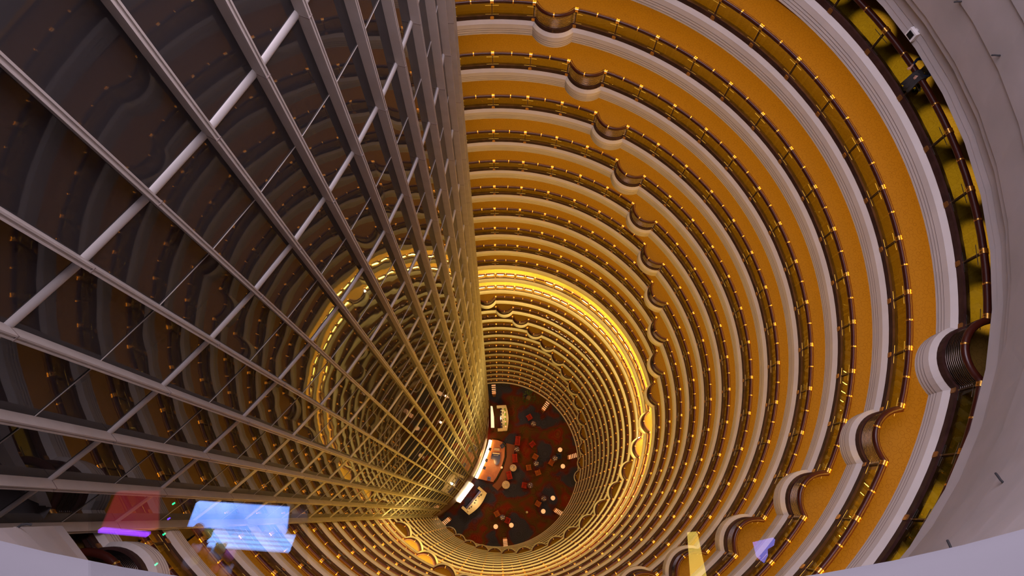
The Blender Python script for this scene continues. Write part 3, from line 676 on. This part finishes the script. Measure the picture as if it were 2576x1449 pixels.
# soft toys on the deck shop shelf
for i, (u, v, r_, c_) in enumerate(((500, 1330, 0.03, (0.8, 0.35, 0.3)), (520, 1345, 0.026, (0.7, 0.6, 0.1)), (490, 1385, 0.03, (0.75, 0.7, 0.75)), (515, 1393, 0.028, (0.65, 0.25, 0.15)), (552, 1382, 0.03, (0.7, 0.6, 0.2)), (540, 1400, 0.04, (0.55, 0.8, 0.9)), (575, 1400, 0.03, (0.75, 0.15, 0.45)), (488, 1412, 0.024, (0.75, 0.75, 0.15)), (540, 1430, 0.03, (0.75, 0.1, 0.45)), (565, 1440, 0.035, (0.7, 0.8, 0.9)), (470, 1420, 0.03, (0.6, 0.65, 0.8)))):
    c = mirror(vpt(u, v, DT_)); o = thing('soft_toy', ['coral', 'yellow', 'white', 'brown', 'olive', 'sky-blue', 'pink', 'lemon', 'magenta', 'pale blue', 'lilac'][i] + ' round soft toy of the deck shop, mirrored below the blue screen', 'toy', c, 0, 'mirrored soft toys')
    m = mat('plush', c_, 0.9); b = MB(); b.sphere((0, 0, 0), r_ * 1.3, 12, 8); build('toy_body', b, m, o, True)
    for s in (-1, 1):
        b = MB(); b.sphere((s * r_ * 0.9, r_ * 0.5, r_ * 0.9), r_ * 0.5, 8, 6); build('ear', b, m, o, True)
l = bpy.data.lights.new('toy_fill_light', 'POINT'); l.energy = 14; l.color = (0.85, 0.85, 1.0); l.shadow_soft_size = 0.05  # lamp added out of mirror view to brighten the toys
x = bpy.data.objects.new('toy_fill_light', l); C.objects.link(x); x.location = mirror(vpt(1000, 1380, DT_ - 0.6))
o = thing('yellow_lamp_panel', 'tall yellow lit panel of the deck, mirrored at the bottom right of centre', 'lamp', (0, 0, 0))
quad('lamp_panel', [(1734, 1347), (1757, 1345), (1790, 1500), (1745, 1500)], DT_, mat('yellow_glow', (0.8, 0.7, 0.2), 0.5, emit=(1.0, 0.68, 0.12), estr=6.5), o)
quad('panel_frame', [(1731, 1342), (1760, 1340), (1795, 1504), (1740, 1504)], DT_ + 0.05, M['black'], o)
o = thing('blue_poster_light', 'small violet-blue lit poster of the deck, mirrored near the bottom right', 'poster', (0, 0, 0))
quad('poster_face', [(1901, 1372), (1953, 1360), (1950, 1375), (1934, 1385), (1935, 1400), (1925, 1420), (1910, 1408)], DT_, mat('blue_glow', (0.2, 0.2, 0.8), 0.5, emit=(0.25, 0.25, 1.0), estr=6), o)
quad('poster_mount', [(1898, 1368), (1956, 1356), (1953, 1378), (1928, 1424), (1906, 1412)], DT_ + 0.04, M['black'], o)
# lobby lights
def plight(name, p, z, en, col, r=0.2):
    l = bpy.data.lights.new(name, 'POINT'); l.energy = en; l.color = col; l.shadow_soft_size = r
    o = bpy.data.objects.new(name, l); C.objects.link(o); o.location = (p.x, p.y, FLOOR + z)
plight('stage_light', fl(1240, 1160), 5.5, 480, (1.0, 0.45, 0.12)); plight('bar_light_upper', fl(1258, 1050), 2.8, 90, (1.0, 0.75, 0.4)); plight('bar_light_lower', fl(1195, 1262), 2.8, 110, (1.0, 0.72, 0.35))
for u, v in ((1340, 1050), (1380, 1130), (1340, 1200), (1300, 1280)): plight('lobby_light', fl(u, v), 6.5, 40, (1.0, 0.5, 0.25))

# ------------------------------------------------------------------ camera, light, colour
cd = bpy.data.cameras.new('camera'); cam = bpy.data.objects.new('camera', cd); C.objects.link(cam)
m = Matrix((RIGHT, -DOWN, -FWD)).transposed().to_4x4(); m.translation = CAM; cam.matrix_world = m
cd.sensor_width = 36; cd.lens = FPX / 2576 * 36; cd.clip_start = 0.02; cd.clip_end = 500
sc.camera = cam
def area(name, loc, rot, size, energy, col, shape='DISK'):
    l = bpy.data.lights.new(name, 'AREA'); l.shape = shape; l.size = size; l.energy = energy; l.color = col
    o = bpy.data.objects.new(name, l); C.objects.link(o); o.location = loc; o.rotation_euler = rot; return o
area('atrium_top_light', (0.5, 1.0, 18.5), (0, 0, 0), 12, 3900, (0.96, 0.83, 1.0))
for j in range(1, 29):
    if j in (14, 15, 28): continue
    l = bpy.data.lights.new('downlight', 'SPOT'); l.energy = 420; l.color = (1.0, 0.8, 0.2); l.spot_size = math.radians(46); l.spot_blend = 0.6; l.shadow_soft_size = 0.03
    o = bpy.data.objects.new('downlight', l); C.objects.link(o); o.location = (*pol(14.25, th(j + 0.62)), 1.0)
w = bpy.data.worlds.new('world'); sc.world = w; w.use_nodes = True
w.node_tree.nodes['Background'].inputs[0].default_value = (0.5, 0.45, 0.6, 1); w.node_tree.nodes['Background'].inputs[1].default_value = 0.02
sc.view_settings.view_transform = 'Standard'; sc.view_settings.look = 'None'; sc.view_settings.gamma = 1; sc.view_settings.exposure = 0.08
cy = sc.cycles
cy.max_bounces = 8; cy.diffuse_bounces = 3; cy.glossy_bounces = 4; cy.transmission_bounces = 4; cy.transparent_max_bounces = 24
cy.caustics_reflective = False; cy.caustics_refractive = False; cy.sample_clamp_indirect = 4.0; cy.use_light_tree = True
cy.use_denoising = True; cy.denoiser = 'OPENIMAGEDENOISE'; cy.use_adaptive_sampling = True; cy.adaptive_threshold = 0.04; cy.adaptive_min_samples = 12
